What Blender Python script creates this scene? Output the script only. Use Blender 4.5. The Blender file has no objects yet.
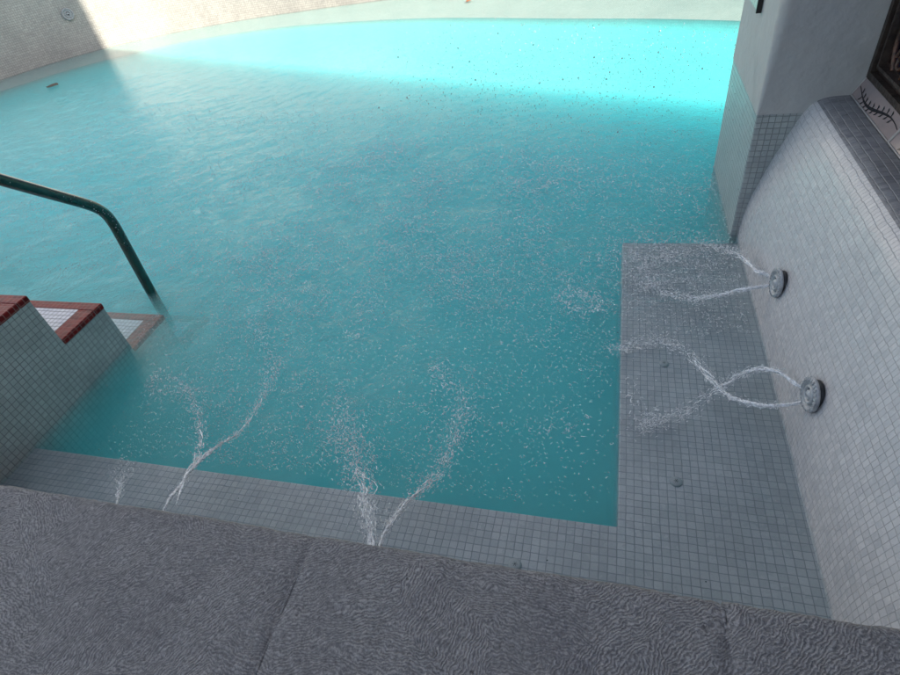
import bpy, math, random
import numpy as np
from mathutils import Vector, Matrix, noise as mnoise
random.seed(7); rng = np.random.default_rng(7)
sc = bpy.context.scene
C = bpy.data.collections.new("scene"); sc.collection.children.link(C)

# ------------------------------------------------------------------ camera maths
H = 1.6; F = 554.183
M = np.array([[0.9631850977869536, 0.22898918129511886, -0.14084893414906613],
              [0.05132753143431462, -0.6709134402908806, -0.7397571494442716],
              [-0.2638938269797083, 0.705293634231053, -0.6579672769941963]])
def at(u, v, z=0.0):
    """the place on the level z that the survey of the photograph gives for a sighting"""
    r = M.T @ np.array([(u-450)/F, (v-337.5)/F, 1.0]); t = (z-H)/r[2]
    return Vector((r[0]*t, r[1]*t, z))

# ------------------------------------------------------------------ helpers
def link(name, me, mat=None, parent=None):
    o = bpy.data.objects.new(name, me); C.objects.link(o)
    if mat is not None and me is not None:
        for m in (mat if isinstance(mat, (list, tuple)) else [mat]): me.materials.append(m)
    if parent: o.parent = parent
    return o
def tag(o, label=None, cat=None, group=None, kind=None):
    if label: o['label'] = label
    if cat: o['category'] = cat
    if group: o['group'] = group
    if kind: o['kind'] = kind
    return o
def empty(name, loc, label, cat, group=None):
    o = bpy.data.objects.new(name, None); C.objects.link(o); o.location = loc; o.empty_display_size = .1
    return tag(o, label, cat, group)
class MB:
    """collects faces with uv in metres; builds one mesh"""
    def __init__(s): s.v=[]; s.f=[]; s.uv=[]; s.mi=[]; s.sm=[]
    def face(s, pts, uvs=None, mi=0, smooth=False):
        n=len(s.v); s.v += [tuple(p) for p in pts]; s.f.append(tuple(range(n, n+len(pts))))
        if uvs is None:
            a,b,c = (Vector(pts[i]) for i in range(3)); nn=(b-a).cross(c-a)
            if len(pts)>3: nn = nn + (c-a).cross(Vector(pts[3])-a)
            ax = max(range(3), key=lambda i: abs(nn[i]))
            uvs=[{0:(p[1],p[2]),1:(p[0],p[2]),2:(p[0],p[1])}[ax] for p in pts]
        s.uv.append(uvs); s.mi.append(mi); s.sm.append(smooth)
    def box(s, a, b, mi=0):
        (x0,y0,z0),(x1,y1,z1)=a,b
        s.face([(x0,y0,z0),(x0,y1,z0),(x1,y1,z0),(x1,y0,z0)],mi=mi); s.face([(x0,y0,z1),(x1,y0,z1),(x1,y1,z1),(x0,y1,z1)],mi=mi)
        s.face([(x0,y0,z0),(x1,y0,z0),(x1,y0,z1),(x0,y0,z1)],mi=mi); s.face([(x1,y1,z0),(x0,y1,z0),(x0,y1,z1),(x1,y1,z1)],mi=mi)
        s.face([(x0,y1,z0),(x0,y0,z0),(x0,y0,z1),(x0,y1,z1)],mi=mi); s.face([(x1,y0,z0),(x1,y1,z0),(x1,y1,z1),(x1,y0,z1)],mi=mi)
    def grid(s, P, U=None, mi=0, smooth=True, flip=False, close=False):
        """P[i][j] points as one shared-vertex sheet"""
        n=len(s.v); I=len(P); J=len(P[0])
        for row in P: s.v += [tuple(p) for p in row]
        for i in range(I-1):
            for j in range(J-(0 if close else 1)):
                k=(j+1)%J
                q=[(i,j),(i+1,j),(i+1,k),(i,k)]
                if flip: q=q[::-1]
                s.f.append(tuple(n+a*J+b for a,b in q))
                s.uv.append([U[a][b] if U is not None else (a*.01,b*.01) for a,b in q]); s.mi.append(mi); s.sm.append(smooth)
    def tube(s, pts, r, seg=10, mi=0, cap=True):
        pts=[Vector(p) for p in pts]; n=len(pts); rr=r if isinstance(r,(list,tuple)) else [r]*n
        t0=(pts[1]-pts[0]).normalized(); up=Vector((0,0,1)) if abs(t0.z)<.9 else Vector((1,0,0))
        a=t0.cross(up).normalized(); rows=[]; L=0
        U=[]
        for i,p in enumerate(pts):
            t=(pts[min(i+1,n-1)]-pts[max(i-1,0)]).normalized(); a=(a-t*a.dot(t)).normalized(); b=t.cross(a)
            if i: L+=(p-pts[i-1]).length
            rows.append([p+(a*math.cos(2*math.pi*k/seg)+b*math.sin(2*math.pi*k/seg))*rr[i] for k in range(seg)])
            U.append([(L,2*math.pi*rr[i]*k/seg) for k in range(seg)])
        s.grid(rows,U,mi,close=True)
        if cap:
            s.face(rows[0],mi=mi); s.face(rows[-1][::-1],mi=mi)
    def lathe(s, prof, M4, seg=32, mi=0, smooth=True):
        rows=[[M4@Vector((r*math.cos(2*math.pi*k/seg), r*math.sin(2*math.pi*k/seg), z)) for k in range(seg)] for r,z in prof]
        s.grid(rows,None,mi,smooth,close=True)
    def build(s, name, mat=None, parent=None, bevel=0, autosmooth=False):
        me=bpy.data.meshes.new(name); me.from_pydata(s.v,[],s.f)
        uvl=me.uv_layers.new(name="UVMap"); flat=[c for f in s.uv for uv in f for c in uv]
        uvl.data.foreach_set("uv", flat)
        me.polygons.foreach_set("material_index", s.mi); me.polygons.foreach_set("use_smooth", s.sm); me.update()
        o=link(name,me,mat,parent)
        if bevel:
            w=o.modifiers.new("weld",'WELD'); w.merge_threshold=1e-5
            b=o.modifiers.new("bev",'BEVEL'); b.width=bevel; b.segments=3; b.limit_method='ANGLE'; b.angle_limit=math.radians(35)
        return o
def fbm(x,y,z=0,o=4):
    return mnoise.fractal(Vector((x,y,z)),1.0,2.0,o)

# ------------------------------------------------------------------ materials
class N:
    def __init__(s,name):
        s.m=bpy.data.materials.new(name); s.m.use_nodes=True; s.t=s.m.node_tree; s.t.nodes.clear()
        s.out=s.n('ShaderNodeOutputMaterial')
    def n(s,typ,**k):
        nd=s.t.nodes.new(typ)
        for a,b in k.items(): setattr(nd,a,b)
        return nd
    def l(s,a,b): s.t.links.new(a,b)
    def val(s,x,sock):
        if isinstance(x,(int,float)): sock.default_value=x
        elif isinstance(x,(tuple,list)): sock.default_value=tuple(x)+((1,) if len(x)==3 and len(sock.default_value)==4 else ())
        else: s.l(x,sock)
    def math(s,op,a,b=None,c=None,clamp=False):
        nd=s.n('ShaderNodeMath',operation=op); nd.use_clamp=clamp
        for i,x in enumerate((a,b,c)):
            if x is not None: s.val(x,nd.inputs[i])
        return nd.outputs[0]
    def vm(s,op,a,b=None):
        nd=s.n('ShaderNodeVectorMath',operation=op); s.val(a,nd.inputs[0])
        if b is not None: s.val(b,nd.inputs[1])
        return nd.outputs[1] if op in('LENGTH','DOT_PRODUCT','DISTANCE') else nd.outputs[0]
    def mix(s,f,a,b,mode='MIX'):
        nd=s.n('ShaderNodeMix',data_type='RGBA',blend_type=mode); s.val(f,nd.inputs[0]); s.val(a,nd.inputs[6]); s.val(b,nd.inputs[7]); return nd.outputs[2]
    def noise(s,vec,scale,detail=4,rough=.55,dist=0,out=0):
        nd=s.n('ShaderNodeTexNoise'); 
        if vec is not None: s.l(vec,nd.inputs['Vector'])
        nd.inputs['Scale'].default_value=scale; nd.inputs['Detail'].default_value=detail; nd.inputs['Roughness'].default_value=rough; nd.inputs['Distortion'].default_value=dist
        return nd.outputs[out]
    def ramp(s,x,a,b,c=0.,d=1.):
        nd=s.n('ShaderNodeMapRange'); s.val(x,nd.inputs[0])
        for i,q in enumerate((a,b,c,d)): nd.inputs[1+i].default_value=q
        return nd.outputs[0]
    def pos(s): return s.n('ShaderNodeNewGeometry').outputs['Position']
    def uv(s): return s.n('ShaderNodeTexCoord').outputs['UV']
    def obj(s): return s.n('ShaderNodeTexCoord').outputs['Object']
    def bump(s,h,strength=1,dist=.01,nrm=None):
        nd=s.n('ShaderNodeBump'); s.val(strength,nd.inputs['Strength']); nd.inputs['Distance'].default_value=dist; s.l(h,nd.inputs['Height'])
        if nrm is not None: s.l(nrm,nd.inputs['Normal'])
        return nd.outputs[0]
    def bsdf(s,col,rough=.5,nrm=None,spec=.5,metal=0,coat=0,**k):
        b=s.n('ShaderNodeBsdfPrincipled'); s.val(col,b.inputs['Base Color']); s.val(rough,b.inputs['Roughness'])
        b.inputs['Specular IOR Level'].default_value=spec; b.inputs['Metallic'].default_value=metal; b.inputs['Coat Weight'].default_value=coat
        if nrm is not None: s.l(nrm,b.inputs['Normal'])
        for a,v in k.items(): s.val(v,b.inputs[a])
        s.l(b.outputs[0],s.out.inputs[0]); return b

def tile_mat(name, ca, cb, grout, rough=.18, pitch=.025, gw=.07, dirt=.25, tilt=.5, dark=(.03,.03,.03), pits=0.0, px=None, stagger=0.0, depth=.0011, spec=.5):
    """small square mosaic: each tile its own tint and slight tilt, recessed grout, stains"""
    m=N(name); uv=m.uv()
    wob=m.vm('SCALE',m.vm('SUBTRACT',m.noise(uv,9,3,out=1),(.5,.5,.5))); wob.node.inputs[3].default_value=.006
    wob2=m.vm('SCALE',m.vm('SUBTRACT',m.noise(uv,60,2,out=1),(.5,.5,.5))); wob2.node.inputs[3].default_value=.0022
    p=m.vm('ADD',m.vm('ADD',uv,wob),wob2)
    q=m.vm('MULTIPLY',p,(1/(px or pitch),1/pitch,1))
    if stagger:
        sq=m.n('ShaderNodeSeparateXYZ'); m.l(q,sq.inputs[0]); w1=m.n('ShaderNodeTexWhiteNoise',noise_dimensions='1D'); m.l(m.math('FLOOR',sq.outputs[0]),w1.inputs['W'])
        cq=m.n('ShaderNodeCombineXYZ'); m.l(sq.outputs[0],cq.inputs[0]); m.l(m.math('ADD',sq.outputs[1],m.math('MULTIPLY',w1.outputs['Value'],stagger)),cq.inputs[1]); q=cq.outputs[0]
    cell=m.vm('FLOOR',q); fr=m.vm('FRACTION',q)
    wn=m.n('ShaderNodeTexWhiteNoise',noise_dimensions='3D'); m.l(m.vm('ADD',cell,(7.3,3.1,.5)),wn.inputs['Vector'])
    sp=m.n('ShaderNodeSeparateXYZ'); m.l(fr,sp.inputs[0])
    sc_=m.n('ShaderNodeSeparateColor'); m.l(wn.outputs['Color'],sc_.inputs[0])
    # per-tile inset so joints vary
    ex=m.math('SUBTRACT',.5,m.math('ABSOLUTE',m.math('SUBTRACT',sp.outputs[0],.5)))
    ey=m.math('SUBTRACT',.5,m.math('ABSOLUTE',m.math('SUBTRACT',sp.outputs[1],.5)))
    e=m.math('SMOOTH_MIN',ex,ey,.05)
    inset=m.math('ADD',gw*.75,m.math('MULTIPLY',sc_.outputs[2],gw*.6))
    tile=m.n('ShaderNodeMapRange',interpolation_type='SMOOTHSTEP'); m.l(m.math('SUBTRACT',e,inset),tile.inputs[0])
    tile.inputs[1].default_value=-.03; tile.inputs[2].default_value=.06
    T=tile.outputs[0]
    tiltx=m.math('MULTIPLY',m.math('SUBTRACT',sc_.outputs[0],.5),m.math('SUBTRACT',sp.outputs[0],.5))
    tilty=m.math('MULTIPLY',m.math('SUBTRACT',sc_.outputs[1],.5),m.math('SUBTRACT',sp.outputs[1],.5))
    h=m.math('ADD',m.math('MULTIPLY',T,depth),m.math('MULTIPLY',m.math('ADD',tiltx,tilty),.0016*tilt))
    h=m.math('ADD',h,m.math('MULTIPLY',m.noise(uv,160,3),.0005))
    h=m.math('ADD',h,m.math('MULTIPLY',m.noise(uv,6,3),.005))
    b=m.bump(h,1.0,1.0)
    col=m.mix(wn.outputs['Value'],ca,cb)
    col=m.mix(m.ramp(m.noise(uv,2.2,5,.6),.42,.72,0,dirt),col,dark)
    col=m.mix(m.ramp(m.noise(uv,130,3,.7),.5,.8,0,dirt*.6),col,dark)
    gcol=m.mix(m.noise(uv,14,3),grout,tuple(c*.55 for c in grout))
    col=m.mix(T,gcol,col)
    if pits:
        v=m.n('ShaderNodeTexVoronoi'); v.inputs['Scale'].default_value=16; m.l(uv,v.inputs['Vector'])
        pm=m.math('LESS_THAN',v.outputs['Distance'],m.ramp(m.noise(uv,5,2),.5,.8,0,pits))
        col=m.mix(pm,col,(.012,.012,.012))
    r=m.math('ADD',m.math('MULTIPLY',m.math('SUBTRACT',1.0,T),.5),m.math('ADD',rough,m.math('MULTIPLY',m.noise(uv,20,3),.25)))
    m.bsdf(col,r,b,spec)
    return m.m

TILE_BENCH=tile_mat('bench_mosaic',(.41,.405,.425),(.33,.33,.35),(.235,.235,.255),.25,gw=.026,depth=.0006,pits=.13,dirt=.3)
TILE_WALL=tile_mat('grey_glass_mosaic',(.54,.535,.54),(.46,.46,.47),(.34,.34,.35),.16,gw=.018,dirt=.08,tilt=.6,depth=.0005,px=.0175,stagger=.12)
TILE_CREST=tile_mat('shaded_crest_mosaic',(.27,.275,.29),(.17,.175,.19),(.38,.38,.38),.2,gw=.03,dirt=.35,tilt=1.3,px=.0175,stagger=.06)  # wall mosaic again, with the shade on the crest put into darker tile colours
TILE_PILLAR=tile_mat('pillar_mosaic',(.38,.41,.40),(.31,.335,.335),(.25,.27,.27),.2,gw=.03,dirt=.2)
TILE_STEP=tile_mat('stair_side_mosaic',(.60,.64,.61),(.51,.54,.52),(.37,.39,.38),.35,gw=.035,dirt=.35)
TILE_FAR=tile_mat('curved_wall_mosaic',(.45,.435,.40),(.36,.35,.325),(.26,.26,.245),.3,gw=.03,dirt=.2,pitch=.029)
TILE_RED=tile_mat('red_mosaic',(.25,.014,.011),(.12,.008,.008),(.42,.22,.19),.3,spec=.2,depth=.0006,gw=.05,dirt=.15)
TILE_WHITE=tile_mat('white_tread_mosaic',(.72,.74,.80),(.58,.60,.68),(.35,.36,.40),.2,gw=.055,dirt=.1)

def stone_mat():
    m=N('bush_hammered_limestone'); p=m.pos()
    wp=m.vm('ADD',p,m.vm('MULTIPLY',m.vm('SUBTRACT',m.noise(p,9,3,out=1),(.5,.5,.5)),(.09,.09,.0)))
    vo=m.n('ShaderNodeTexVoronoi'); vo.inputs['Scale'].default_value=7; m.l(wp,vo.inputs['Vector'])
    sc_=m.n('ShaderNodeSeparateColor'); m.l(vo.outputs['Color'],sc_.inputs[0])
    rot=m.n('ShaderNodeVectorRotate',rotation_type='Z_AXIS'); m.l(m.vm('ADD',p,m.vm('MULTIPLY',m.vm('SUBTRACT',m.noise(p,22,3,out=1),(.5,.5,.5)),(.042,.042,0))),rot.inputs['Vector'])
    m.l(m.math('ADD',.2,m.math('MULTIPLY',sc_.outputs[0],2.2)),rot.inputs['Angle'])
    w=m.n('ShaderNodeTexWave',wave_type='BANDS',bands_direction='X',wave_profile='SIN'); m.l(rot.outputs[0],w.inputs['Vector'])
    w.inputs['Scale'].default_value=50; w.inputs['Distortion'].default_value=5.5; w.inputs['Detail'].default_value=4; w.inputs['Detail Scale'].default_value=3.2; w.inputs['Detail Roughness'].default_value=.7
    patch=m.ramp(m.noise(p,8,3),.34,.56,.6,1)
    h=m.math('MULTIPLY',m.math('MULTIPLY',w.outputs['Fac'],patch),.0072)
    h=m.math('ADD',h,m.math('MULTIPLY',m.noise(p,130,5,.85),.017))
    h=m.math('ADD',h,m.math('MULTIPLY',m.noise(p,26,4,.6),.007)); h=m.math('ADD',h,m.math('MULTIPLY',m.noise(p,62,4,.7),.008))
    v=m.n('ShaderNodeTexVoronoi'); v.inputs['Scale'].default_value=26; m.l(wp,v.inputs['Vector'])
    pit=m.ramp(v.outputs['Distance'],.03,.11,1,0); pit=m.math('MULTIPLY',pit,m.ramp(m.noise(p,17,2),.48,.60))
    h=m.math('SUBTRACT',h,m.math('MULTIPLY',pit,.004))
    b=m.bump(h,1,1.0); relief_tone=m.math('ADD',m.math('MULTIPLY',m.math('MULTIPLY',w.outputs['Fac'],patch),.27),m.math('MULTIPLY',m.noise(p,135,5,.85),1.12))  # groove dirt and ridge wear, exaggerated in colour to paint in relief shading
    col=m.mix(m.noise(p,5,6,.65),(.45,.45,.475),(.62,.62,.645))
    col=m.mix(m.ramp(m.noise(p,60,5,.75),.4,.7,0,.55),col,(.26,.26,.28))
    col=m.mix(m.ramp(m.noise(p,2.6,5,.6,1.5),.5,.7,0,.5),col,(.32,.32,.36))
    col=m.mix(m.math('MULTIPLY',pit,.9),col,(.03,.028,.026))
    col=m.mix(m.ramp(relief_tone,.42,.80,.75,0),col,(.12,.12,.13)); col=m.mix(m.ramp(relief_tone,.68,1.0,0,.85),col,(.80,.79,.80)); sy=m.n('ShaderNodeSeparateXYZ'); m.l(p,sy.inputs[0]); col=m.mix(m.math('MULTIPLY',m.ramp(m.math('ADD',sy.outputs[1],m.math('MULTIPLY',m.noise(p,70,3),.012)),.486,.496),.6),col,(.62,.58,.54))
    m.bsdf(col,m.ramp(m.noise(p,30,3),.2,.8,.55,.9),b,.35); return m.m
STONE=stone_mat()

def plaster_mat(name='grey_plaster',a=(.36,.365,.36),c=(.29,.30,.30)):
    m=N(name); p=m.pos()
    col=m.mix(m.noise(p,3,6,.6),a,c)
    col=m.mix(m.ramp(m.noise(p,9,6,.7,.8),.52,.75,0,.35),col,(.42,.38,.35))
    col=m.mix(m.ramp(m.noise(p,1.7,4,.6,2),.55,.8,0,.4),col,(.2,.2,.19))
    h=m.math('ADD',m.math('MULTIPLY',m.noise(p,7,4),.012),m.math('MULTIPLY',m.noise(p,90,4,.6),.0008))
    m.bsdf(col,.75,m.bump(h,1,1),.3); return m.m
PLASTER=plaster_mat('grey_plaster',(.44,.44,.43),(.36,.365,.36))
DARKW=plaster_mat('dark_render',(.07,.085,.09),(.05,.06,.065))
HOUSE=plaster_mat('house_render',(.30,.24,.19),(.24,.19,.15))

def simple(name,col,rough=.5,metal=0,bump=0,bs=40,col2=None,ns=12,spec=.5,coat=0):
    m=N(name); p=m.obj()
    c=m.mix(m.ramp(m.noise(p,ns,5,.65),.35,.65),col,col2 or tuple(x*.7 for x in col))
    nr=m.bump(m.math('MULTIPLY',m.noise(p,bs,4),bump),1,1) if bump else None
    m.bsdf(c,m.ramp(m.noise(p,ns*2,3),.2,.8,max(.02,rough-.08),rough+.08),nr,spec,metal,coat); return m.m
GREEN=simple('dark_green_enamel',(.008,.06,.045),.22,0,.0004,60,(.005,.035,.028),coat=.6)
PLASTIC=simple('grey_plastic',(.44,.46,.47),.38,0,.0005,80,(.27,.28,.29),60)
DARKHOLE=simple('dark_throat',(.02,.022,.025),.4)
CHROME=simple('dull_steel',(.5,.51,.52),.3,.9,.0002)
BUB=simple('drain_plastic',(.30,.32,.33),.4,0,.0004,80,(.22,.24,.25))
IRON=simple('rusted_black_iron',(.012,.010,.009),.55,.2,.003,70,(.03,.016,.011),9)
COPPER=simple('rust_orange_iron',(.13,.06,.035),.5,.3,.004,60,(.03,.022,.018),45)
WHITEWALL=plaster_mat('white_render',(.80,.79,.76),(.74,.73,.70))
IRON_RIM=simple('flaking_iron_edge',(.05,.035,.027),.55,.1,.004,60,(.014,.009,.007),22)
BLUE=simple('deep_blue_panel',(.035,.11,.42),.25,0,.001,5,(.015,.03,.12),4)
INK=simple('black_glaze',(.01,.01,.014),.2)
CERAMIC=simple('beige_glazed_tile',(.27,.215,.205),.18,0,.0006,20,(.21,.18,.18),6)
CERRIM=simple('white_tile_edge',(.36,.35,.34),.4,0,.001,50)
BLACKP=simple('shaded_edge_black',(.008,.008,.009),.35)
PLATE=simple('aqua_reflection_plate',(.36,.46,.41),.3,0,.0004,20,(.30,.38,.34),5)  # green tint stands in for the aqua water mirrored in the face
LEAF=simple('dry_brown_leaf',(.06,.03,.015),.6,0,.002,60,(.02,.012,.008))
LEAFO=simple('orange_leaf',(.42,.10,.02),.6,0,.002,60,(.12,.05,.02))
DECK=plaster_mat('deck_paving',(.42,.40,.37),(.33,.31,.29))
POOLPLASTER=simple('aqua_pool_plaster',(.25,.55,.55),.7,0,.002,20,(.2,.48,.5),3)
TREEG=simple('dark_leaves',(.03,.055,.02),.6,0,0,10,(.015,.03,.012),3)
BARK=simple('bark',(.09,.06,.045),.85,0,.01,20)

def water_mat():
    m=N('cloudy_pool_water'); p=m.pos()
    at_=m.n('ShaderNodeAttribute'); at_.attribute_name='agitation'; ag=at_.outputs['Fac']
    pw=m.vm('ADD',p,m.vm('MULTIPLY',m.vm('SUBTRACT',m.noise(p,3,2,out=1),(.5,.5,.5)),(.25,.25,0)))
    st=m.vm('MULTIPLY',pw,(1,1.5,1))
    h1=m.math('MULTIPLY',m.noise(st,34,3,.6,.5),.0068)
    h2=m.math('MULTIPLY',m.noise(pw,85,3,.75,.4),.0068)
    h3=m.math('MULTIPLY',m.noise(pw,7,2,.5),.006)
    h=m.math('ADD',m.math('ADD',h1,h2),h3)
    h=m.math('MULTIPLY',h,ag)
    nr=m.bump(h,1,1)
    lw=m.n('ShaderNodeLayerWeight'); lw.inputs['Blend'].default_value=.5; m.l(nr,lw.inputs['Normal'])
    fre=m.math('ADD',.021,m.math('MULTIPLY',.979,m.math('POWER',lw.outputs['Facing'],4.6)),clamp=True)
    gl=m.n('ShaderNodeBsdfGlossy'); gl.inputs['Roughness'].default_value=.015; m.l(nr,gl.inputs['Normal'])
    tr=m.n('ShaderNodeBsdfTransparent')
    mx=m.n('ShaderNodeMixShader'); m.l(fre,mx.inputs[0]); m.l(tr.outputs[0],mx.inputs[1]); m.l(gl.outputs[0],mx.inputs[2])
    m.l(mx.outputs[0],m.out.inputs['Surface'])
    vs=m.n('ShaderNodeVolumeScatter'); vs.inputs['Color'].default_value=(.36,1,1,1); vs.inputs['Density'].default_value=VS; vs.inputs['Anisotropy'].default_value=.0
    va=m.n('ShaderNodeVolumeAbsorption'); va.inputs['Color'].default_value=(.1,.935,.955,1); va.inputs['Density'].default_value=VA
    ad=m.n('ShaderNodeAddShader'); m.l(vs.outputs[0],ad.inputs[0]); m.l(va.outputs[0],ad.inputs[1]); m.l(ad.outputs[0],m.out.inputs['Volume'])
    return m.m
VS=2.8; VA=3.2
WATER=water_mat()
def spray_mat(name,alpha,col=(.82,.88,.90)):
    m=N(name); p=m.pos()
    pr=m.n('ShaderNodeBsdfPrincipled'); pr.inputs['Base Color'].default_value=(*col,1); pr.inputs['Roughness'].default_value=.2
    pr.inputs['Subsurface Weight'].default_value=0
    tr=m.n('ShaderNodeBsdfTransparent'); mx=m.n('ShaderNodeMixShader')
    f=m.ramp(m.noise(p,90,3,.7),.35,.65,alpha*.45,min(1,alpha*1.25)); m.l(f,mx.inputs[0]); m.l(tr.outputs[0],mx.inputs[1]); m.l(pr.outputs[0],mx.inputs[2])
    m.l(mx.outputs[0],m.out.inputs[0]); return m.m
STREAM=spray_mat('aerated_water',.78,(.95,.97,.98))
FOAM=spray_mat('foam_white',.68,(.93,.96,.97))
DROP=spray_mat('water_drops',.85,(.42,.48,.5))

# ------------------------------------------------------------------ setting: pool plan
BZ=-.016                                                     # bench top, just under the water
outer=[(1.0,.5),(.60,.5)]
def spline(pts,n=8,closed=False):
    out=[]; P=[Vector((*p,0)) if len(p)==2 else Vector(p) for p in pts]; m=len(P)
    for i in range(m-1):
        a,b,c,d=P[max(i-1,0)],P[i],P[i+1],P[min(i+2,m-1)]
        for k in range(n):
            t=k/n; out.append(.5*((2*b)+(c-a)*t+(2*a-5*b+4*c-d)*t*t+(3*b-a-3*c+d)*t**3))
    out.append(P[-1]); return out
WALLPTS=[(-6.6,.2),(-8.1,1.3),(-9.0,2.8),(-9.15,4.6),(-8.95,5.7),(-8.56,6.65),(-8.2,7.4),(-7.72,7.95),(-7.03,8.4),(-6.4,8.68),(-5.6,8.9),(-4.79,9.02),(-3.66,9.12),(-2.2,9.15),(-.6,8.95),(1.0,8.4),(2.6,7.4),(3.6,6.0)]
wall_line=spline(WALLPTS,10)
INNER=[(-6.4,1.2),(-7.6,2.2),(-8.3,3.6),(-8.4,4.8),(-8.2,5.7),(-7.9,6.35),(-7.5,6.95),(-7.0,7.4),(-6.4,7.8),(-5.7,8.02),(-5.0,8.12),(-4.3,8.12),(-3.4,7.98),(-2.4,7.75),(-1.5,7.42),(-.6,7.05),(.3,6.7),(1.1,6.32),(2.3,5.7),(3.0,5.0)]
inner_line=spline(INNER,10)

# pool floor (structure)
mb=MB(); mb.face([(-10,0,-1.35),(4.5,0,-1.35),(4.5,10,-1.35),(-10,10,-1.35)]); tag(mb.build('pool_floor',POOLPLASTER),kind='structure')

# water (structure): closed body with a rippled top
def agit(x,y):
    a=.16+.35*math.exp(-((x+3.2)/3.2)**2-((y-3.8)/2.2)**2)
    a+=1.0*math.exp(-((x+1.3)/1.5)**2-((y-2.6)/1.3)**2)
    a+=.75*math.exp(-((x+3.6)/2.0)**2-((y-3.4)/1.9)**2)
    a+=.30*math.exp(-((x+5.6)/1.6)**2-((y-5.6)/1.1)**2)
    a+=.35*math.exp(-((x-.0)/1.2)**2-((y-3.6)/1.3)**2)
    a+=.45*math.exp(-((x-.35)/.32)**2-((y-2.15)/.3)**2)
    a+=.5*math.exp(-((x+1.1)/.7)**2-((y-1.3)/.45)**2)
    a*=1-.75*math.exp(-((x-.1)/.4)**2-((y-1.15)/.45)**2)
    a*=1-.8*math.exp(-((x+2.1)/.25)**2-((y-1.1)/.35)**2)
    if x>.05: a*=1-.6*min(1,max(0,(1.75-y)/.4))
    return max(.06,min(a,1.3))
def axis(a,b,fine,coarse,f0,f1):
    out=[a]
    while out[-1]<b: out.append(out[-1]+(fine if f0<=out[-1]<f1 else coarse))
    out[-1]=b; return out
X=axis(-9.6,4.2,.03,.1,-3.4,.8); Y=axis(.42,9.6,.03,.1,.42,4.6)
nx,ny=len(X),len(Y); V=[]; AG=[]
for j,y in enumerate(Y):
    for i,x in enumerate(X):
        a=agit(x,y); edge=(i in(0,nx-1) or j in(0,ny-1))
        z=0 if edge else a*(.0022*fbm(x*9,y*9,.3,3)+.0012*fbm(x*2.2,y*2.2,4.,2))
        V.append((x,y,z)); AG.append(a)
Fc=[(j*nx+i,j*nx+i+1,(j+1)*nx+i+1,(j+1)*nx+i) for j in range(ny-1) for i in range(nx-1)]
n0=len(V); rim=[i for i in range(nx)]+[j*nx+nx-1 for j in range(1,ny)]+[(ny-1)*nx+i for i in range(nx-2,-1,-1)]+[j*nx for j in range(ny-2,0,-1)]
for r in rim: V.append((V[r][0],V[r][1],-1.34)); AG.append(.1)
R=len(rim)
for k in range(R): Fc.append((rim[(k+1)%R],rim[k],n0+k,n0+(k+1)%R))
Fc.append(tuple(n0+k for k in range(R))[::-1])
me=bpy.data.meshes.new('water'); me.from_pydata(V,[],Fc); me.polygons.foreach_set("use_smooth",[True]*((nx-1)*(ny-1))+[False]*(len(Fc)-(nx-1)*(ny-1)))
aa=me.attributes.new('agitation','FLOAT','POINT'); aa.data.foreach_set('value',AG); me.update()
tag(link('water',me,WATER),kind='structure')

# near L-shaped bench: right arm and front arm
g=.0
def bench_prism(mb,poly,z0=-1.3,z1=BZ,rad=.012):
    c=[(x,y) for x,y in poly]; mb.face([(x,y,z1) for x,y in c])
    for i in range(len(c)):
        a,b=c[i],c[(i+1)%len(c)]; mb.face([(a[0],a[1],z0),(b[0],b[1],z0),(b[0],b[1],z1),(a[0],a[1],z1)])
mb=MB(); bench_prism(mb,[(-2.255,.44),(.70,.44),(.70,2.505),(.0757,2.505),(.0757,.9257),(-2.255,.9257)])
b=mb.build('pool_bench',TILE_BENCH,bevel=.005); tag(b,'submerged grey mosaic bench in an L along the near edge and under the sloped wall','pool bench')
# far perimeter bench
mb=MB(); n=len(wall_line); pts=[wall_line[i] for i in range(n)]; m_=len(inner_line)
rows=[];U=[]
L=0;prev=None
for k in range(161):
    t=k/160; a=pts[min(int(t*(n-1)),n-1)] if t<1 else pts[-1]
    fi=t*(n-1); i0=min(int(fi),n-2); a=pts[i0].lerp(pts[i0+1],fi-i0)
    # nearest inner point
    q=min(inner_line,key=lambda w:(w-a).length)
    fk=min(range(m_-1),key=lambda z:((inner_line[z]+inner_line[z+1])/2-a).length)
    s0,s1=inner_line[fk],inner_line[fk+1]; tt=max(0,min(1,(a-s0).dot(s1-s0)/max(1e-9,(s1-s0).length_squared))); q=s0.lerp(s1,tt)
    if prev is not None: L+=(a-prev).length
    prev=a; out_=a+(a-q).normalized()*.2; w=(a-q).length
    rows.append([(q.x,q.y,-1.3),(q.x,q.y,BZ-.012),(q.x,q.y,BZ),(out_.x,out_.y,BZ)]); U.append([(L,-1.28),(L,-.012),(L,0),(L,w+.2)])
mb.grid(rows,U,smooth=False,flip=True)
tag(mb.build('far_pool_bench',TILE_FAR),'submerged tiled ledge running along the foot of the far curved wall','pool bench')

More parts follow.
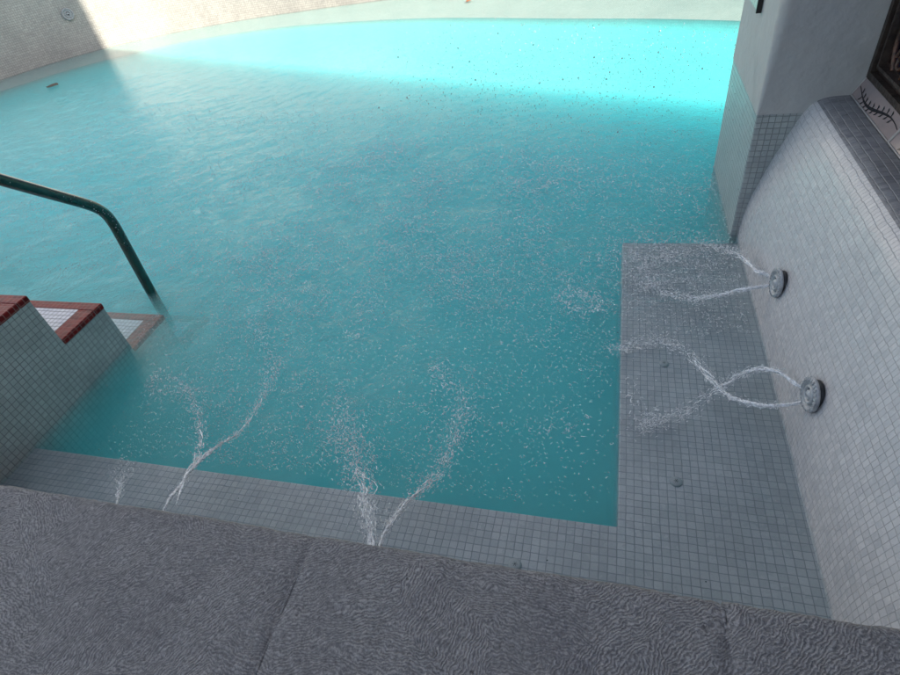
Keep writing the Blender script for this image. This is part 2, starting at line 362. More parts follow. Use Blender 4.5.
# far curved wall with deck coping
mb=MB(); rows=[];U=[];L=0
FZ=1.12
for i,p in enumerate(wall_line):
    t=(wall_line[min(i+1,n-1)]-wall_line[max(i-1,0)]).normalized(); o=Vector((-t.y,t.x,0)); 
    if i: L+=(p-wall_line[i-1]).length
    q=p+o*.35; lean=o*.03
    a=p+lean
    rows.append([(p.x,p.y,-1.3),(p.x,p.y,0),(a.x,a.y,FZ-.03),(a.x+o.x*.03,a.y+o.y*.03,FZ),(q.x,q.y,FZ),(q.x,q.y,-1.3)])
    U.append([(L,-1.3),(L,0),(L,FZ-.03),(L,FZ+.01),(L,FZ+.35),(L,FZ+2)])
mb.grid(rows,U,smooth=False)
tag(mb.build('curved_pool_wall',TILE_FAR),'far curved beige mosaic pool wall, half in sun and half in shade','wall')

# ground behind the far wall and around (structure)
mb=MB(); 
ring=[(p.x,p.y) for p in wall_line]
c0=Vector((-3.5,3.5,0)); rows=[]
for i,p in enumerate(wall_line):
    t=(wall_line[min(i+1,n-1)]-wall_line[max(i-1,0)]).normalized(); o=Vector((-t.y,t.x,0))
    q=p+o*.3; d=(q-c0).normalized(); e=q+d*60
    rows.append([(q.x,q.y,FZ-.006),(e.x,e.y,FZ-.006)])
mb.grid(rows,[[(a[0],a[1]) for a in r] for r in rows],smooth=False)
tag(mb.build('terrace_ground',DECK),kind='structure')
mb=MB(); mb.face([(-60,-60,-.6),(60,-60,-.6),(60,.3,-.6),(-60,.3,-.6)]); mb.face([(3.9,.3,-.6),(60,.3,-.6),(60,60,-.6),(3.9,60,-.6)])
tag(mb.build('ground',DECK),kind='structure')

# ------------------------------------------------------------------ sloped right wall
prof=[(.602,-1.3),(.604,-.1),(.608,0),(.613,.1),(.626,.2),(.652,.3),(.681,.4),(.708,.48)]
# rounded shoulder
sh=spline([(.708,.48,0),(.728,.535,0),(.750,.588,0),(.775,.622,0),(.806,.639,0),(.845,.645,0),(.893,.646,0)],6)
full=[(x,z,0) for x,z in prof[:-1]]+[(p.x,p.y,0) for p in sh]
def resample(P,st):
    P=[Vector(p) for p in P]; out=[P[0]]
    for a,b in zip(P,P[1:]):
        k=max(1,int((b-a).length/st)); out+= [a.lerp(b,(i+1)/k) for i in range(k)]
    return out
full=[Vector(p) for p in full]
cum=[0]
for a,b in zip(full,full[1:]): cum.append(cum[-1]+(b-a).length)
zero=cum[2]
ys=[.30,.7,1.1,1.5,1.9,2.3,2.549]
def wallsheet(lo,hi):
    mb=MB(); rows=[];U=[]
    for p,c in zip(full[lo:hi],cum[lo:hi]):
        rows.append([(p.x,y,p.y) for y in ys]); U.append([(y,c-zero) for y in ys])
    mb.grid(rows,U,smooth=True,flip=False); return mb
split=next(i for i,p in enumerate(full) if p.y>.628)
root=empty('tiled_pool_wall',(.62,1.4,0),'pale grey mosaic wall with rounded top and two nozzles, leaning back on the right','wall')
root_w=root
def par(o,r): 
    o.parent=r; o.matrix_parent_inverse=Matrix.Translation(r.location).inverted(); return o
par(wallsheet(0,split+1).build('wall_face',TILE_WALL),root)
mb=wallsheet(split,len(full)); 
mb.face([(.893,.30,.646),(.893,2.549,.646),(1.3,2.549,.646),(1.3,.30,.646)])
par(mb.build('wall_crest',TILE_CREST),root)

# ------------------------------------------------------------------ pillar
PX,PY,PY2,PT=.577,2.549,3.305,.585
root=empty('corner_pillar',(PX,PY,0),'grey plastered pillar with mosaic foot between sloped wall and deep water','pillar')
def pillar_sheet(levels):
    """levels: (z, corner radius); footprint rounded at its two pool-side corners"""
    rows=[];U=[]
    for z,rd in levels:
        pts=[(1.6,PY)]
        pts+=[(PX+rd-rd*math.sin(a*math.pi/16),PY+rd-rd*math.cos(a*math.pi/16)) for a in range(9)]
        pts+=[(PX+rd-rd*math.cos(a*math.pi/16),PY2-rd+rd*math.sin(a*math.pi/16)) for a in range(9)]
        pts+=[(1.6,PY2)]
        L=0; row=[];u=[]
        for i,p in enumerate(pts):
            if i: L+=math.hypot(p[0]-pts[i-1][0],p[1]-pts[i-1][1])
            row.append((p[0],p[1],z)); u.append((L,z))
        rows.append(row);U.append(u)
    mb=MB(); mb.grid(rows,U,flip=True); return mb
par(pillar_sheet([(-1.3,.006),(0,.006),(PT,.007)]).build('tiled_foot',TILE_PILLAR),root)
PX-=.002;PY-=.002;PY2+=.002
o=pillar_sheet([(PT-.001,.008)]+[(PT+.01+.5*i/12,.008+.03*min(1,(i/8))) for i in range(13)]+[(2,.04),(6.2,.04)]).build('plaster_shaft',PLASTER); par(o,root)
PX+=.002;PY+=.002;PY2-=.002

# plate on the pillar's pool face
root=empty('wall_plate',(PX,2.98,1.05),'small pale plate with its shaded edge painted black, fixed on the water side of the pillar','plaque')
mb=MB(); mb.box((PX-.016,2.862,.895),(PX-.0035,3.12,1.22)); par(mb.build('plate_face',PLATE,bevel=.003),root)
mb=MB(); mb.box((PX-.024,2.852,.893),(PX-.0035,2.8605,1.23)); par(mb.build('shaded_edge',BLACKP,bevel=.001),root)  # side of the plate in shadow, painted black
mb=MB(); mb.lathe([(0,.008),(.02,.007),(.024,.0),(.024,-.004)],Matrix.Translation((PX-.017,2.915,.985))@Matrix.Rotation(-math.pi/2,4,'Y'),20); par(mb.build('round_boss',CHROME),root)

# ------------------------------------------------------------------ house (casts the shade) on the right
root=empty('house',(2.5,-1,0),'tall plastered house standing along the right side of the pool','house')
def prism(mb,poly,z0,z1):
    mb.face([(x,y,z1) for x,y in poly]); mb.face([(x,y,z0) for x,y in poly][::-1])
    for i in range(len(poly)):
        a,b=poly[i],poly[(i+1)%len(poly)]; mb.face([(a[0],a[1],z0),(b[0],b[1],z0),(b[0],b[1],z1),(a[0],a[1],z1)])
foot=[(1.3,-7),(4.6,-7),(4.6,2.6),(1.62,3.926),(1.62,2.545),(1.3,2.545)]
mb=MB(); prism(mb,foot,-.6,10.8); par(mb.build('wall',HOUSE),root)
mb=MB(); prism(mb,[(1.2,-7.1),(4.7,-7.1),(4.6,2.55),(1.62,3.90),(1.2,2.6)],10.8,11.0); par(mb.build('roof',HOUSE),root)
mb=MB(); mb.box((.985,-7,.0),(1.30,2.5,.640)); par(mb.build('plinth',HOUSE),root)
mb=MB(); mb.box((.955,.45,1.95),(1.30,2.545,10.8)); mb.box((.955,-7,.66),(1.30,-.2,10.8)); mb.box((.955,-.2,1.95),(1.30,.45,10.8)); par(mb.build('upper_wall',HOUSE),root)
mb=MB(); mb.box((.30,-3.2,2.75),(1.30,2.5,2.93)); par(mb.build('balcony',HOUSE),root)

# decorated tiles under the window
gy=[(2.100,2.540),(1.655,2.094),(1.210,1.649),(.765,1.204)]
for k,(y0,y1) in enumerate(gy):
    root=empty('painted_sill_tile',(.91,(y0+y1)/2,.65),['beige glazed tile with black vine between pillar and neighbouring tile, under the iron window','second beige tile from the pillar, black vine motif, under the iron window','third sill tile from the pillar under the iron window','fourth sill tile from the pillar under the iron window'][k],'tile','painted tiles under the window')
    mb=MB(); a=(.896,.650); b=(.930,.712)
    def sp(y,t,off=0): return (a[0]+(b[0]-a[0])*t-off*.87, y, a[1]+(b[1]-a[1])*t+off*.48)
    mb.face([sp(y0,0),sp(y1,0),sp(y1,1),sp(y0,1)]); mb.face([sp(y0,0,.0),sp(y0,1,0),(.96,y0,b[1]),(.96,y0,a[1])]); mb.face([sp(y1,0,.0),sp(y1,1,0),(.96,y1,b[1]),(.96,y1,a[1])])
    par(mb.build('tile_face',CERAMIC),root)
    mb=MB(); mb.tube([sp(y0,0,.001),sp(y1,0,.001)],.0032,6); mb.tube([sp(y1,0,.001),sp(y1,1,.001)],.003,6); mb.tube([sp(y0,0,.001),sp(y0,1,.001)],.003,6); par(mb.build('tile_edge',CERRIM),root)
    mb=MB(); W=y1-y0
    def flat(pts,wd):
        n_=len(pts); L_=[];R_=[]
        for i in range(n_):
            y,t=pts[i]; ya,ta=pts[max(i-1,0)]; yb,tb=pts[min(i+1,n_-1)]
            dy,dt=(yb-ya),(tb-ta)*.07; l=math.hypot(dy,dt) or 1; nyy,ntt=-dt/l*wd[i],dy/l*wd[i]/.07
            L_.append(sp(y+nyy,t+ntt,.0012)); R_.append(sp(y-nyy,t-ntt,.0012))
        for i in range(n_-1): mb.face([L_[i],L_[i+1],R_[i+1],R_[i]])
    cu=[(y0+W*(.03+.94*i/24),.45+.22*math.sin(i/24*math.pi*2+.5)) for i in range(25)]
    flat(cu,[.0016+.0035*abs(math.sin(i/24*math.pi*1.0))**3 for i in range(25)])
    for i in range(4,22,1):
        y,t=cu[i]; s=1 if i%2 else -1
        flat([(y,t),(y+.006,t+s*.16),(y+.016,t+s*.26)],[.0015,.004,.0004])
    par(mb.build('vine_motif',INK),root)

# ------------------------------------------------------------------ iron window
root=empty('iron_window',(.93,1.6,.715),'rusty dark iron window with twisted scrollwork above the painted tiles','window')
WX=.925; wy0,wy1,wz0,wz1=.5,2.535,.716,1.92
def framebox(mb,ins,wd,x0,x1):
    y0,y1,z0,z1=wy0+ins,wy1-ins,wz0+ins,wz1-ins
    mb.box((x0,y0,z0),(x1,y1,z0+wd)); mb.box((x0,y0,z1-wd),(x1,y1,z1)); mb.box((x0,y1-wd,z0+wd),(x1,y1,z1-wd)); mb.box((x0,y0,z0+wd),(x1,y0+wd,z1-wd))
mb=MB(); framebox(mb,0,.024,WX,WX+.06); fo=par(mb.build('outer_frame',IRON_RIM,bevel=.003),root)
mb=MB(); framebox(mb,.0245,.022,WX+.022,WX+.06); par(mb.build('dark_rebate',IRON,bevel=.002),root)
mb=MB(); framebox(mb,.047,.012,WX+.006,WX+.06); par(mb.build('inner_bead',IRON_RIM,bevel=.002),root)
mb=MB(); framebox(mb,.0595,.010,WX+.030,WX+.0595); par(mb.build('sash',IRON,bevel=.002),root)
mb=MB(); mb.face([(WX+.054,wy0+.03,wz0+.03),(WX+.054,wy0+.03,wz1-.03),(WX+.054,wy1-.03,wz1-.03),(WX+.054,wy1-.03,wz0+.03)]); par(mb.build('window_pane',BLUE),root)
def scroll(cy,cz,r0,turn,s,ph):
    pts=[]
    for i in range(48):
        t=i/47; a=ph+s*t*turn*2*math.pi; r=r0*(1-.78*t)
        pts.append((WX+.03+.004*math.sin(t*9),cy+r*math.cos(a),cz+r*math.sin(a)))
    return pts
def scurve(y,z,hh,s): 
    return [(WX+.03,y+s*.045*math.sin(i/20*2*math.pi),z+hh*i/20) for i in range(21)]
for c in range(7):
    y=2.405-c*.235
    sk=MB()
    sk.tube(scurve(y,wz0+.06,.36,1),.0085,8); sk.tube(scurve(y-.085,wz0+.06,.36,-1),.0085,8)
    sk.tube(scroll(y-.04,wz0+.105,.045,1.4,1,0),.007,8); sk.tube(scroll(y+.05,wz0+.30,.05,1.3,-1,2),.007,8)
    sk.tube(scroll(y-.14,wz0+.30,.05,1.3,1,1),.007,8); sk.tube(scroll(y-.04,wz0+.47,.06,1.5,1,4),.007,8)
    sk.tube(scurve(y,wz0+.5,.5,-1),.0085,8); sk.tube(scroll(y-.08,wz0+.75,.07,1.5,-1,1),.007,8)
    par(sk.build('scrollwork',COPPER),root)

# ------------------------------------------------------------------ coping slabs along the near edge
CZ=.55
def coping(x0,x1,label,seed,group='coping slabs along the near edge'):
    y1=.492; y0=-.62; g=.0028
    nxx=max(8,int((x1-x0)/.012)); xs=[x0+g+(x1-x0-2*g)*i/nxx for i in range(nxx+1)]
    prof=[]                                                   # (y offset from the edge, z) from underside round the nose to the back
    prof+=[(-.06,CZ-.075),(-.012,CZ-.075),(-.003,CZ-.068),(0,CZ-.055),(0,CZ-.03),(-.001,CZ-.014),(-.006,CZ-.005),(-.014,CZ-.001)]
    yy=-.024
    while yy>-.55: prof.append((yy,CZ)); yy-=.014
    prof.append((y0-y1,CZ)); prof.append((y0-y1,CZ-.075))
    rows=[];U=[]
    for i,x in enumerate(xs):
        r=[];e=min(x-xs[0],xs[-1]-x); drop=.004*math.exp(-(e/.008)**1.2)
        wob=.0035*fbm(x*9,seed,0,4)+.0018*fbm(x*60,seed,2,3)
        for (dy,z) in prof:
            near=1 if dy>-.02 else 0
            zz=z+(.0022*fbm(x*18,dy*18,seed,4) if z>CZ-.02 else 0)-(drop if z>CZ-.03 else 0)
            if near: zz+=.0022*fbm(x*45,seed,5,3)
            # small irregularity of the joint line
            xx=x+(.003*fbm(dy*20,seed,9,3) if i in(0,nxx) else 0)
            r.append((xx,y1+dy+(wob if near else 0),zz))
        rows.append(r)
    mb=MB(); mb.grid(rows,[[(p[0],p[1]) for p in r] for r in rows],smooth=True)
    mb.face(rows[0]); mb.face(rows[-1][::-1])
    o=mb.build('coping_slab',STONE); tag(o,label,'stone slab',group)
coping(-2.9,-.572,'rough bush-hammered stone slab at lower left, left of the first joint',2.3)
coping(-.572,.228,'rough bush-hammered stone slab in the middle between the two joints',3.7)
coping(.228,1.028,'rough stone slab at lower right beside the cracked joint, in front of the sloped wall',5.1)
# mortar in the joints, cracked
for x,lab in ((-.572,'dark mortar joint between left and middle slabs'),(.228,'pale cracked mortar joint between middle and right slabs')):
    mb=MB(); ysn=[-.6+i*.012 for i in range(91)]
    rows=[[(x-.0035-.002*fbm(y*30,x,1),y,CZ-.004),(x+.001*fbm(y*50,x,2),y,CZ-.003+.002*fbm(y*40,x,3)),(x+.0035+.002*fbm(y*30,x,4),y,CZ-.004)] for y in ysn]
    mb.grid(rows); tag(mb.build('mortar_joint',STONE),lab,'joint')
mb=MB(); mb.box((-2.9,-.6,-1.3),(1.0,.44,CZ-.08)); tag(mb.build('near_pool_wall',TILE_WALL),'mosaic wall carrying the stone coping at the near end of the pool','wall')
mb=MB(); mb.face([(-9,-12,CZ-.001),(1.3,-12,CZ-.001),(1.3,-.61,CZ-.001),(-9,-.61,CZ-.001)]); tag(mb.build('near_deck',DECK),kind='structure')

# ------------------------------------------------------------------ stairs
SX=-2.245
root=empty('pool_stairs',(-3,1.1,0),'tiled pool stairs with red-edged white treads descending into the water at left','stairs')
steps=[(.44,1.295,.497),(1.295,1.545,.257),(1.545,1.80,-.026),(1.80,2.06,-.26),(2.06,2.32,-.5)]
mb=MB(); XW=-4.3
for (y0,y1,z) in steps:
    zz=z-.004
    mb.face([(SX,y0,-1.3),(SX,y1,-1.3),(SX,y1,zz),(SX,y0,zz)])
for i,(y0,y1,z) in enumerate(steps):
    zn=steps[i+1][2] if i+1<len(steps) else -1.3
    mb.face([(XW,y1,zn-.004),(SX,y1,zn-.004),(SX,y1,z-.004),(XW,y1,z-.004)])
mb.face([(XW,.44,-1.3),(XW,2.32,-1.3),(XW,2.32,.49),(XW,.44,.49)])
par(mb.build('stair_body',TILE_STEP),root)
def rounded_slab(mb,x0,x1,y0,y1,z,th,mi=0): mb.box((x0,y0,z-th),(x1,y1,z),mi)
bw=.075
for i,(y0,y1,z) in enumerate(steps[:4]):
    mb=MB(); ya=y0 if i else .44
    # front band and side band in red mosaic, two or three tiles wide
    mb.box((XW,y1-.05,z-.03),(SX+.004,y1+.004,z)); mb.box((SX-.085,ya,z-.03),(SX+.004,y1-.0505,z))
    par(mb.build('red_nosing',TILE_RED,bevel=.006),root)
    mb=MB(); mb.face([(XW,ya,z-.001),(SX-.0845,ya,z-.001),(SX-.0845,y1-.0505,z-.001),(XW,y1-.0505,z-.001)]); par(mb.build('white_tread',TILE_WHITE),root)
# ------------------------------------------------------------------ handrail
RX=-2.43
ctr=[(1.10,1.345),(1.35,1.105),(1.60,.865),(1.80,.675),(1.90,.580),(1.955,.520),(1.983,.465),(1.99,.40),(1.985,.30),(1.975,.15),(1.965,-.02),(1.955,-.25)]
pts=spline([(RX,y,z) for y,z in ctr],6); pts_rail=list(pts)
mb=MB(); mb.tube(pts,.0258,20); hr=mb.build('pool_handrail',GREEN); tag(hr,'dark green metal handrail bending down into the water beside the stairs','handrail')

mb=None
# ------------------------------------------------------------------ nozzles
def slope_at(z):
    for a,b in zip(full,full[1:]):
        if a.y<=z<=b.y: t=(z-a.y)/(b.y-a.y); return a.x+(b.x-a.x)*t, math.atan2(b.x-a.x,b.y-a.y)
def nozzle(loc,nrm,label,scale=1.0,group='round water nozzles in the pool walls',first=[None]):
    q=Vector(nrm).to_track_quat('Z','Y'); Mx=Matrix.Translation(loc)@q.to_matrix().to_4x4()@Matrix.Scale(scale,4)
    e=bpy.data.objects.new('water_nozzle',None); C.objects.link(e); e.matrix_world=Mx; e.empty_display_size=.05; tag(e,label,'nozzle',group)
    I=Matrix.Identity(4)
    mb=MB(); mb.lathe([(.050,-.008),(.051,.0085),(.040,.010)],I,48); mb.build('shadow_gap',DARKHOLE,e)  # dark ring standing in for the shadow behind the flange
    mb=MB(); mb.lathe([(.050,.0095),(.059,.010),(.060,.016),(.057,.022),(.050,.024),(.044,.021),(.041,.016),(.034,.016)],I,48)
    for k in range(24):                                       # raised grips round the rim
        a=2*math.pi*k/24; R_=Matrix.Rotation(a,4,'Z')
        m2=[R_@Vector(p) for p in [(.049,-.0035,.0235),(.058,-.0035,.021),(.058,.0035,.021),(.049,.0035,.0235)]]
        m3=[p+Vector((0,0,.0032)) for p in m2]
        mb.face(m3)
        for j in range(4): mb.face([m2[j],m2[(j+1)%4],m3[(j+1)%4],m3[j]])
    mb.build('flange',PLASTIC,e)
    mb=MB(); mb.lathe([(.034,.015),(.033,.022),(.029,.026),(.024,.024),(.021,.018)],I,40); mb.build('inner_ring',PLASTIC,e)
    mb=MB(); mb.lathe([(.021,.010),(.019,.020),(.013,.026),(.009,.027),(.008,.020)],Matrix.Rotation(.3,4,'X'),28); mb.build('swivel_ball',PLASTIC,e)
    mb=MB(); mb.lathe([(.034,.0145),(.0,.0135)],I,32); mb.lathe([(.009,.021),(.0,.0205)],Matrix.Rotation(.3,4,'X'),20); mb.build('throat',DARKHOLE,e)
    return e
def wallhit(u,v):
    r=M.T@np.array([(u-450)/F,(v-337.5)/F,1.0]); best=None
    for k in range(0,640):
        z=k*.001; x,a=slope_at(z); t=(z-H)/r[2]; e=abs(r[0]*t-x)
        if best is None or e<best[0]: best=(e,x,r[1]*t,z,a)
    return best[1:]
for (u,v),lab in (((781,283),'round grey nozzle on the sloped wall nearer the pillar, spraying water'),((816,395),'round grey nozzle on the sloped wall farther from the pillar, spraying two crossing streams')):
    x,y,z,a=wallhit(u,v); print('nozzle',x,y,z); a*=.15; nozzle((x-.001,y,z),(-math.cos(a),-.06,math.sin(a)),lab,.93)
# nozzle on the shaded far wall
r=M.T@np.array([(68-450)/F,(14-337.5)/F,1.0]); best=None
for i in range(n-1):
    p,q_=wall_line[i],wall_line[i+1]; A=np.array([[r[0],-(q_.x-p.x)],[r[1],-(q_.y-p.y)]])
    try: s_,t_=np.linalg.solve(A,np.array([p.x,p.y]))
    except Exception: continue
    if 0<=t_<=1 and s_>0 and p.y>4: best=(p.lerp(q_,t_),s_,(q_-p).normalized())
P_,s_,t_=best; z_=H+r[2]*s_; nn=Vector((t_.y,-t_.x,0)); print('far nozzle',P_,z_,nn)
nozzle((P_.x-nn.x*.012,P_.y-nn.y*.012,z_),nn,'round nozzle high on the shaded part of the far curved wall',1.35)

# bench bubblers
def bubbler(u,v,rad,lab):
    p=at(u,v,BZ); e=empty('bench_air_fitting',(p.x,p.y,BZ),lab,'fitting','small round air fittings in the bench')
    mb=MB(); mb.lathe([(rad,-.002),(rad,.003),(rad*.92,.005),(rad*.6,.0065),(0,.007)],Matrix.Identity(4),28); mb.build('cap',BUB,e)
    mb=MB()
    for k in range(3):
        a=k*math.pi/3; d=Vector((math.cos(a),math.sin(a),0))*rad*.38; w_=Vector((-math.sin(a),math.cos(a),0))*.0006; zz=Vector((0,0,.0074+k*.0003))
        mb.face([-d-w_+zz,d-w_+zz,d+w_+zz,-d+w_+zz])
    mb.build('slots',DARKHOLE,e)
bubbler(676,482,.019,'small round air fitting in the bench midway along the right arm')
bubbler(664,364,.018,'small round air fitting in the bench near the crossing streams')
bubbler(515,565,.02,'small round air fitting half hidden by the coping, on the front bench')

# ------------------------------------------------------------------ leaves
def leaf(p,L_,w,ang,mat,label,name='fallen_leaf'):
    rows=[]
    for i in range(13):
        t=i/12; ww=w*math.sin(math.pi*t)**.8*(1-.3*t)+.0004
        rows.append([Vector(((t-.5)*L_,s*ww,.004+.004*abs(s)+.004*math.sin(t*3))) for s in (-1,-.5,0,.5,1)])
    mb=MB(); mb.grid(rows); mb.tube([(-.5*L_,0,.006),(-.62*L_,.004,.009)],.0016,6)
    o=mb.build(name,mat); o.location=p; o.rotation_euler=(0,0,ang); tag(o,label,'leaf')
    m_=o.modifiers.new('sol','SOLIDIFY'); m_.thickness=.0012
leaf(at(53,86,.006),.15,.11,.3,LEAF,'dark brown leaf floating in the shaded water near the far wall')
pw=at(470,0,.002); leaf((pw.x,pw.y-.05,.002),.12,.04,1.2,LEAFO,'orange leaf floating by the far curved wall')

# ------------------------------------------------------------------ water streams
def ico(mb,p,r,st=(1,1,1)):
    # a low octahedral drop subdivided once
    d=[(1,0,0),(0,1,0),(-1,0,0),(0,-1,0)]; j=random.random()*6
    c,s=math.cos(j),math.sin(j)
    def T(q): return (p[0]+r*st[0]*(q[0]*c-q[1]*s),p[1]+r*st[1]*(q[0]*s+q[1]*c),p[2]+r*st[2]*q[2])
    n=len(mb.v); h=.55; k=.83
    ring1=[(k*math.cos(a),k*math.sin(a),h) for a in (0,1.257,2.513,3.770,5.027)]; ring2=[(k*math.cos(a+.628),k*math.sin(a+.628),-h) for a in (0,1.257,2.513,3.770,5.027)]
    mb.v += [T((0,0,1))]+[T(q) for q in ring1]+[T(q) for q in ring2]+[T((0,0,-1))]
    fs=[]
    for i in range(5):
        a,b=1+i,1+(i+1)%5; e,f=6+i,6+(i+1)%5
        fs+=[(0,a,b),(a,e,b),(b,e,f),(e,11,f)]
    for f in fs: mb.f.append(tuple(n+x for x in f)); mb.uv.append([(0,0)]*3); mb.mi.append(0); mb.sm.append(True)
def stream(path,label,group,spread=.012,strands=5,rad=.0045,drops=160,breakup=.55,sheet=False):
    strands=int(strands*1.8); drops=int(drops*2.6); spread*=1.15
    P=spline([tuple(at(u,v,z)) for u,v,z in path],10); n_=len(P); mb=MB()
    for s in range(strands):
        sd=random.random()*50; off0=(s/(max(1,strands-1))-.5)*(.9 if s else 0)
        seg=[]
        i0=0 if s<max(2,strands//2) else random.randint(0,n_//3); i1=n_ if s<2 else random.randint(int(n_*.55),n_)
        run=[];rad_=[]
        for i in range(i0,i1):
            t=i/(n_-1); w=spread*(.12+t**1.1*1.5)
            d=Vector((fbm(t*5,sd,1,3),fbm(t*5,sd,2,3),fbm(t*5,sd,3,3)*.8))*w*1.6
            d+=Vector((fbm(t*26,sd,4,2),fbm(t*26,sd,5,2),fbm(t*26,sd,6,2)))*w*.45
            p=P[i]+d; p.z=max(p.z,.002)
            rr=rad*.62*(1-.5*t)*(.5+1.1*abs(fbm(t*22,sd,7,3)))*(1 if s else 1.3)
            gap=t>breakup and fbm(t*22,sd,8,2)>(.12-.75*(t-breakup))
            if gap:
                if len(run)>2: seg.append((run,rad_))
                run=[];rad_=[]
            else: run.append(p); rad_.append(max(rr,.0008))
        if len(run)>2: seg.append((run,rad_))
        for run,rad_ in seg:
            rad_[0]=rad_[0]*.5 if run[0] is not P[0] else rad_[0]; rad_[-1]=.0006
            mb.tube(run,rad_,6)
    for k in range(drops):
        t=random.random()**.6; i=min(n_-1,int(t*n_)); w=spread*(.3+t*2.0)
        p=P[i]+Vector((random.gauss(0,w),random.gauss(0,w),abs(random.gauss(0,w*.5)))); p.z=max(p.z,.002)
        ico(mb,p,random.uniform(.0006,.0020),(1,1,1.2))
    for k in range(int(drops*.8)):                            # torn strips of water along the flight
        t=random.random()**.7; i=min(n_-2,int(t*(n_-1))); w=spread*(.15+t*1.5); d=(P[i+1]-P[i]).normalized()
        p=P[i]+Vector((random.gauss(0,w),random.gauss(0,w),random.gauss(0,w*.5))); L=random.uniform(.004,.016); r=random.uniform(.0006,.0019)
        j1=Vector([random.gauss(0,.25) for _ in range(3)]); p.z=max(p.z,.003)
        mb.tube([p,p+(d+j1)*L*.4,p+(d-j1)*L*.8,p+d*L],[.0002,r,r*.7,.0002],5,cap=False)
    tag(mb.build('water_stream',STREAM),label,'water jet',group)
GW='streams from the sloped wall nozzles'; GF='streams rising from below the coping'
stream([(777,281,.165),(768,275,.165),(757,271,.160),(742,257,.13),(728,250,.085),(712,246,.04),(694,240,.004)],'upper stream of the nozzle nearer the pillar, arcing to the bench edge',GW,.010,9,.0052,150,.35)
stream([(777,283,.165),(765,286,.16),(740,290,.14),(715,296,.105),(690,298,.065),(668,293,.03),(650,283,.004)],'lower stream of the nozzle nearer the pillar, curving over the bench',GW,.009,8,.0052,160,.35)
stream([(811,391,.165),(797,385,.172),(778,372,.165),(757,370,.145),(737,376,.115),(715,392,.075),(690,408,.04),(664,420,.015),(642,424,.003)],'upper stream of the farther nozzle that dips and crosses the lower one',GW,.010,8,.005,170,.35)
stream([(811,398,.165),(797,403,.16),(770,406,.15),(748,403,.13),(730,396,.105),(712,380,.075),(696,362,.05),(680,348,.028),(662,341,.012),(640,342,.003)],'lower stream of the farther nozzle that climbs across the upper one',GW,.010,9,.005,170,.35)
stream([(163,512,.22),(172,496,.2),(186,478,.17),(197,458,.13),(201,438,.085),(200,420,.045),(194,405,.02),(188,392,.003)],'left stream from under the coping bending back beyond the front bench',GF,.010,7,.005,150,.35)
stream([(176,505,.2),(186,478,.17),(200,461,.13),(218,446,.1),(238,433,.07),(252,416,.04),(262,398,.02),(270,382,.010),(277,366,.003)],'long left stream from under the coping slanting towards open water',GF,.009,6,.0045,150,.35)
stream([(116,505,.18),(120,488,.16),(124,472,.1),(128,458,.03)],'short faint stream beside the stairs wall',GF,.016,5,.0035,50,.3)
stream([(372,560,.25),(371,530,.24),(366,500,.2),(358,470,.13),(350,445,.06),(342,425,.003)],'broad fan of spray rising in the middle beyond the coping',GF,.026,22,.0052,420,.2)
stream([(376,560,.25),(385,532,.22),(402,508,.18),(425,487,.12),(442,468,.075),(453,445,.04),(462,420,.003)],'ragged stream slanting right from the middle of the coping',GF,.013,10,.005,230,.3)

# splash crowns, foam flecks and spray in the air
def squiggle(mb,p,L,r):
    a=random.random()*6.28; q=Vector(p); pts=[q.copy()]; k=random.randint(4,8)
    for i in range(k):
        a+=random.gauss(0,.75); q=q+Vector((math.cos(a),math.sin(a),0))*L/k; pts.append(Vector((q.x,q.y,p[2]+random.uniform(-.001,.002))))
    rr=[r*math.sin(math.pi*(i+.35)/(k+.7))*random.uniform(.5,1.3) for i in range(k+1)]
    n0=len(mb.v); mb.tube(pts,rr,5,cap=False)
    for i in range(n0,len(mb.v)): x,y,z=mb.v[i]; mb.v[i]=(x,y,max(.0012,z*.6+.0012))
def cluster(mb,u,v,su,sv,n_,rmin=.0016,rmax=.0048,flat=.45,z=.003):
    for k in range(int(n_*1.15)):
        uu,vv=random.gauss(u,su),random.gauss(v,sv); p=at(uu,vv,z); squiggle(mb,p,random.uniform(.004,.022),random.uniform(.0006,.0018))
    return
def cluster_drops(mb,u,v,su,sv,n_,rmin=.0016,rmax=.0048,flat=.45,z=.003):
    for k in range(n_):
        uu,vv=random.gauss(u,su),random.gauss(v,sv); p=at(uu,vv,z); ico(mb,p,random.uniform(rmin,rmax),(random.uniform(.7,2.4),random.uniform(.6,1.2),flat))
mb=MB()
for (u,v,su,sv,n_) in [(588,300,16,7,130),(610,215,12,5,70),(620,222,14,4,50),(640,255,18,9,170),(655,275,20,12,190),(640,345,18,5,130),(650,425,14,6,70),(555,430,14,7,50),(370,300,10,8,90),(362,330,8,14,70),(440,375,8,6,70),(153,385,6,10,90),(175,392,14,5,60),(195,395,8,8,60),(345,430,9,14,150),(460,425,7,14,90),(268,372,6,10,70),(430,385,30,25,120),(500,320,60,35,160),(560,430,40,15,90),(250,350,60,40,90),(465,400,10,14,50),(690,265,18,10,60),(595,275,22,14,70)]: cluster(mb,u,v,su,sv,n_)
def trail(mb,pts,n_,w):
    n_*=2
    P=[Vector((*p,0)) for p in pts]
    for k in range(n_):
        s=random.random()*(len(P)-1); i=int(s); p=P[i].lerp(P[i+1],s-i); 
        wv=w*(1+1.5*abs(fbm(s*3,w,1)))
        q=at(p.x+random.gauss(0,wv),p.y+random.gauss(0,wv*.7),.003); squiggle(mb,q,random.uniform(.005,.024),random.uniform(.0007,.002))
trail(mb,[(642,424),(655,415),(640,405),(630,380)],60,4); trail(mb,[(640,342),(625,350),(618,346),(600,350)],60,3)
trail(mb,[(650,283),(640,270),(660,262),(672,252),(660,245)],120,4); trail(mb,[(694,240),(676,252),(668,262)],70,4)
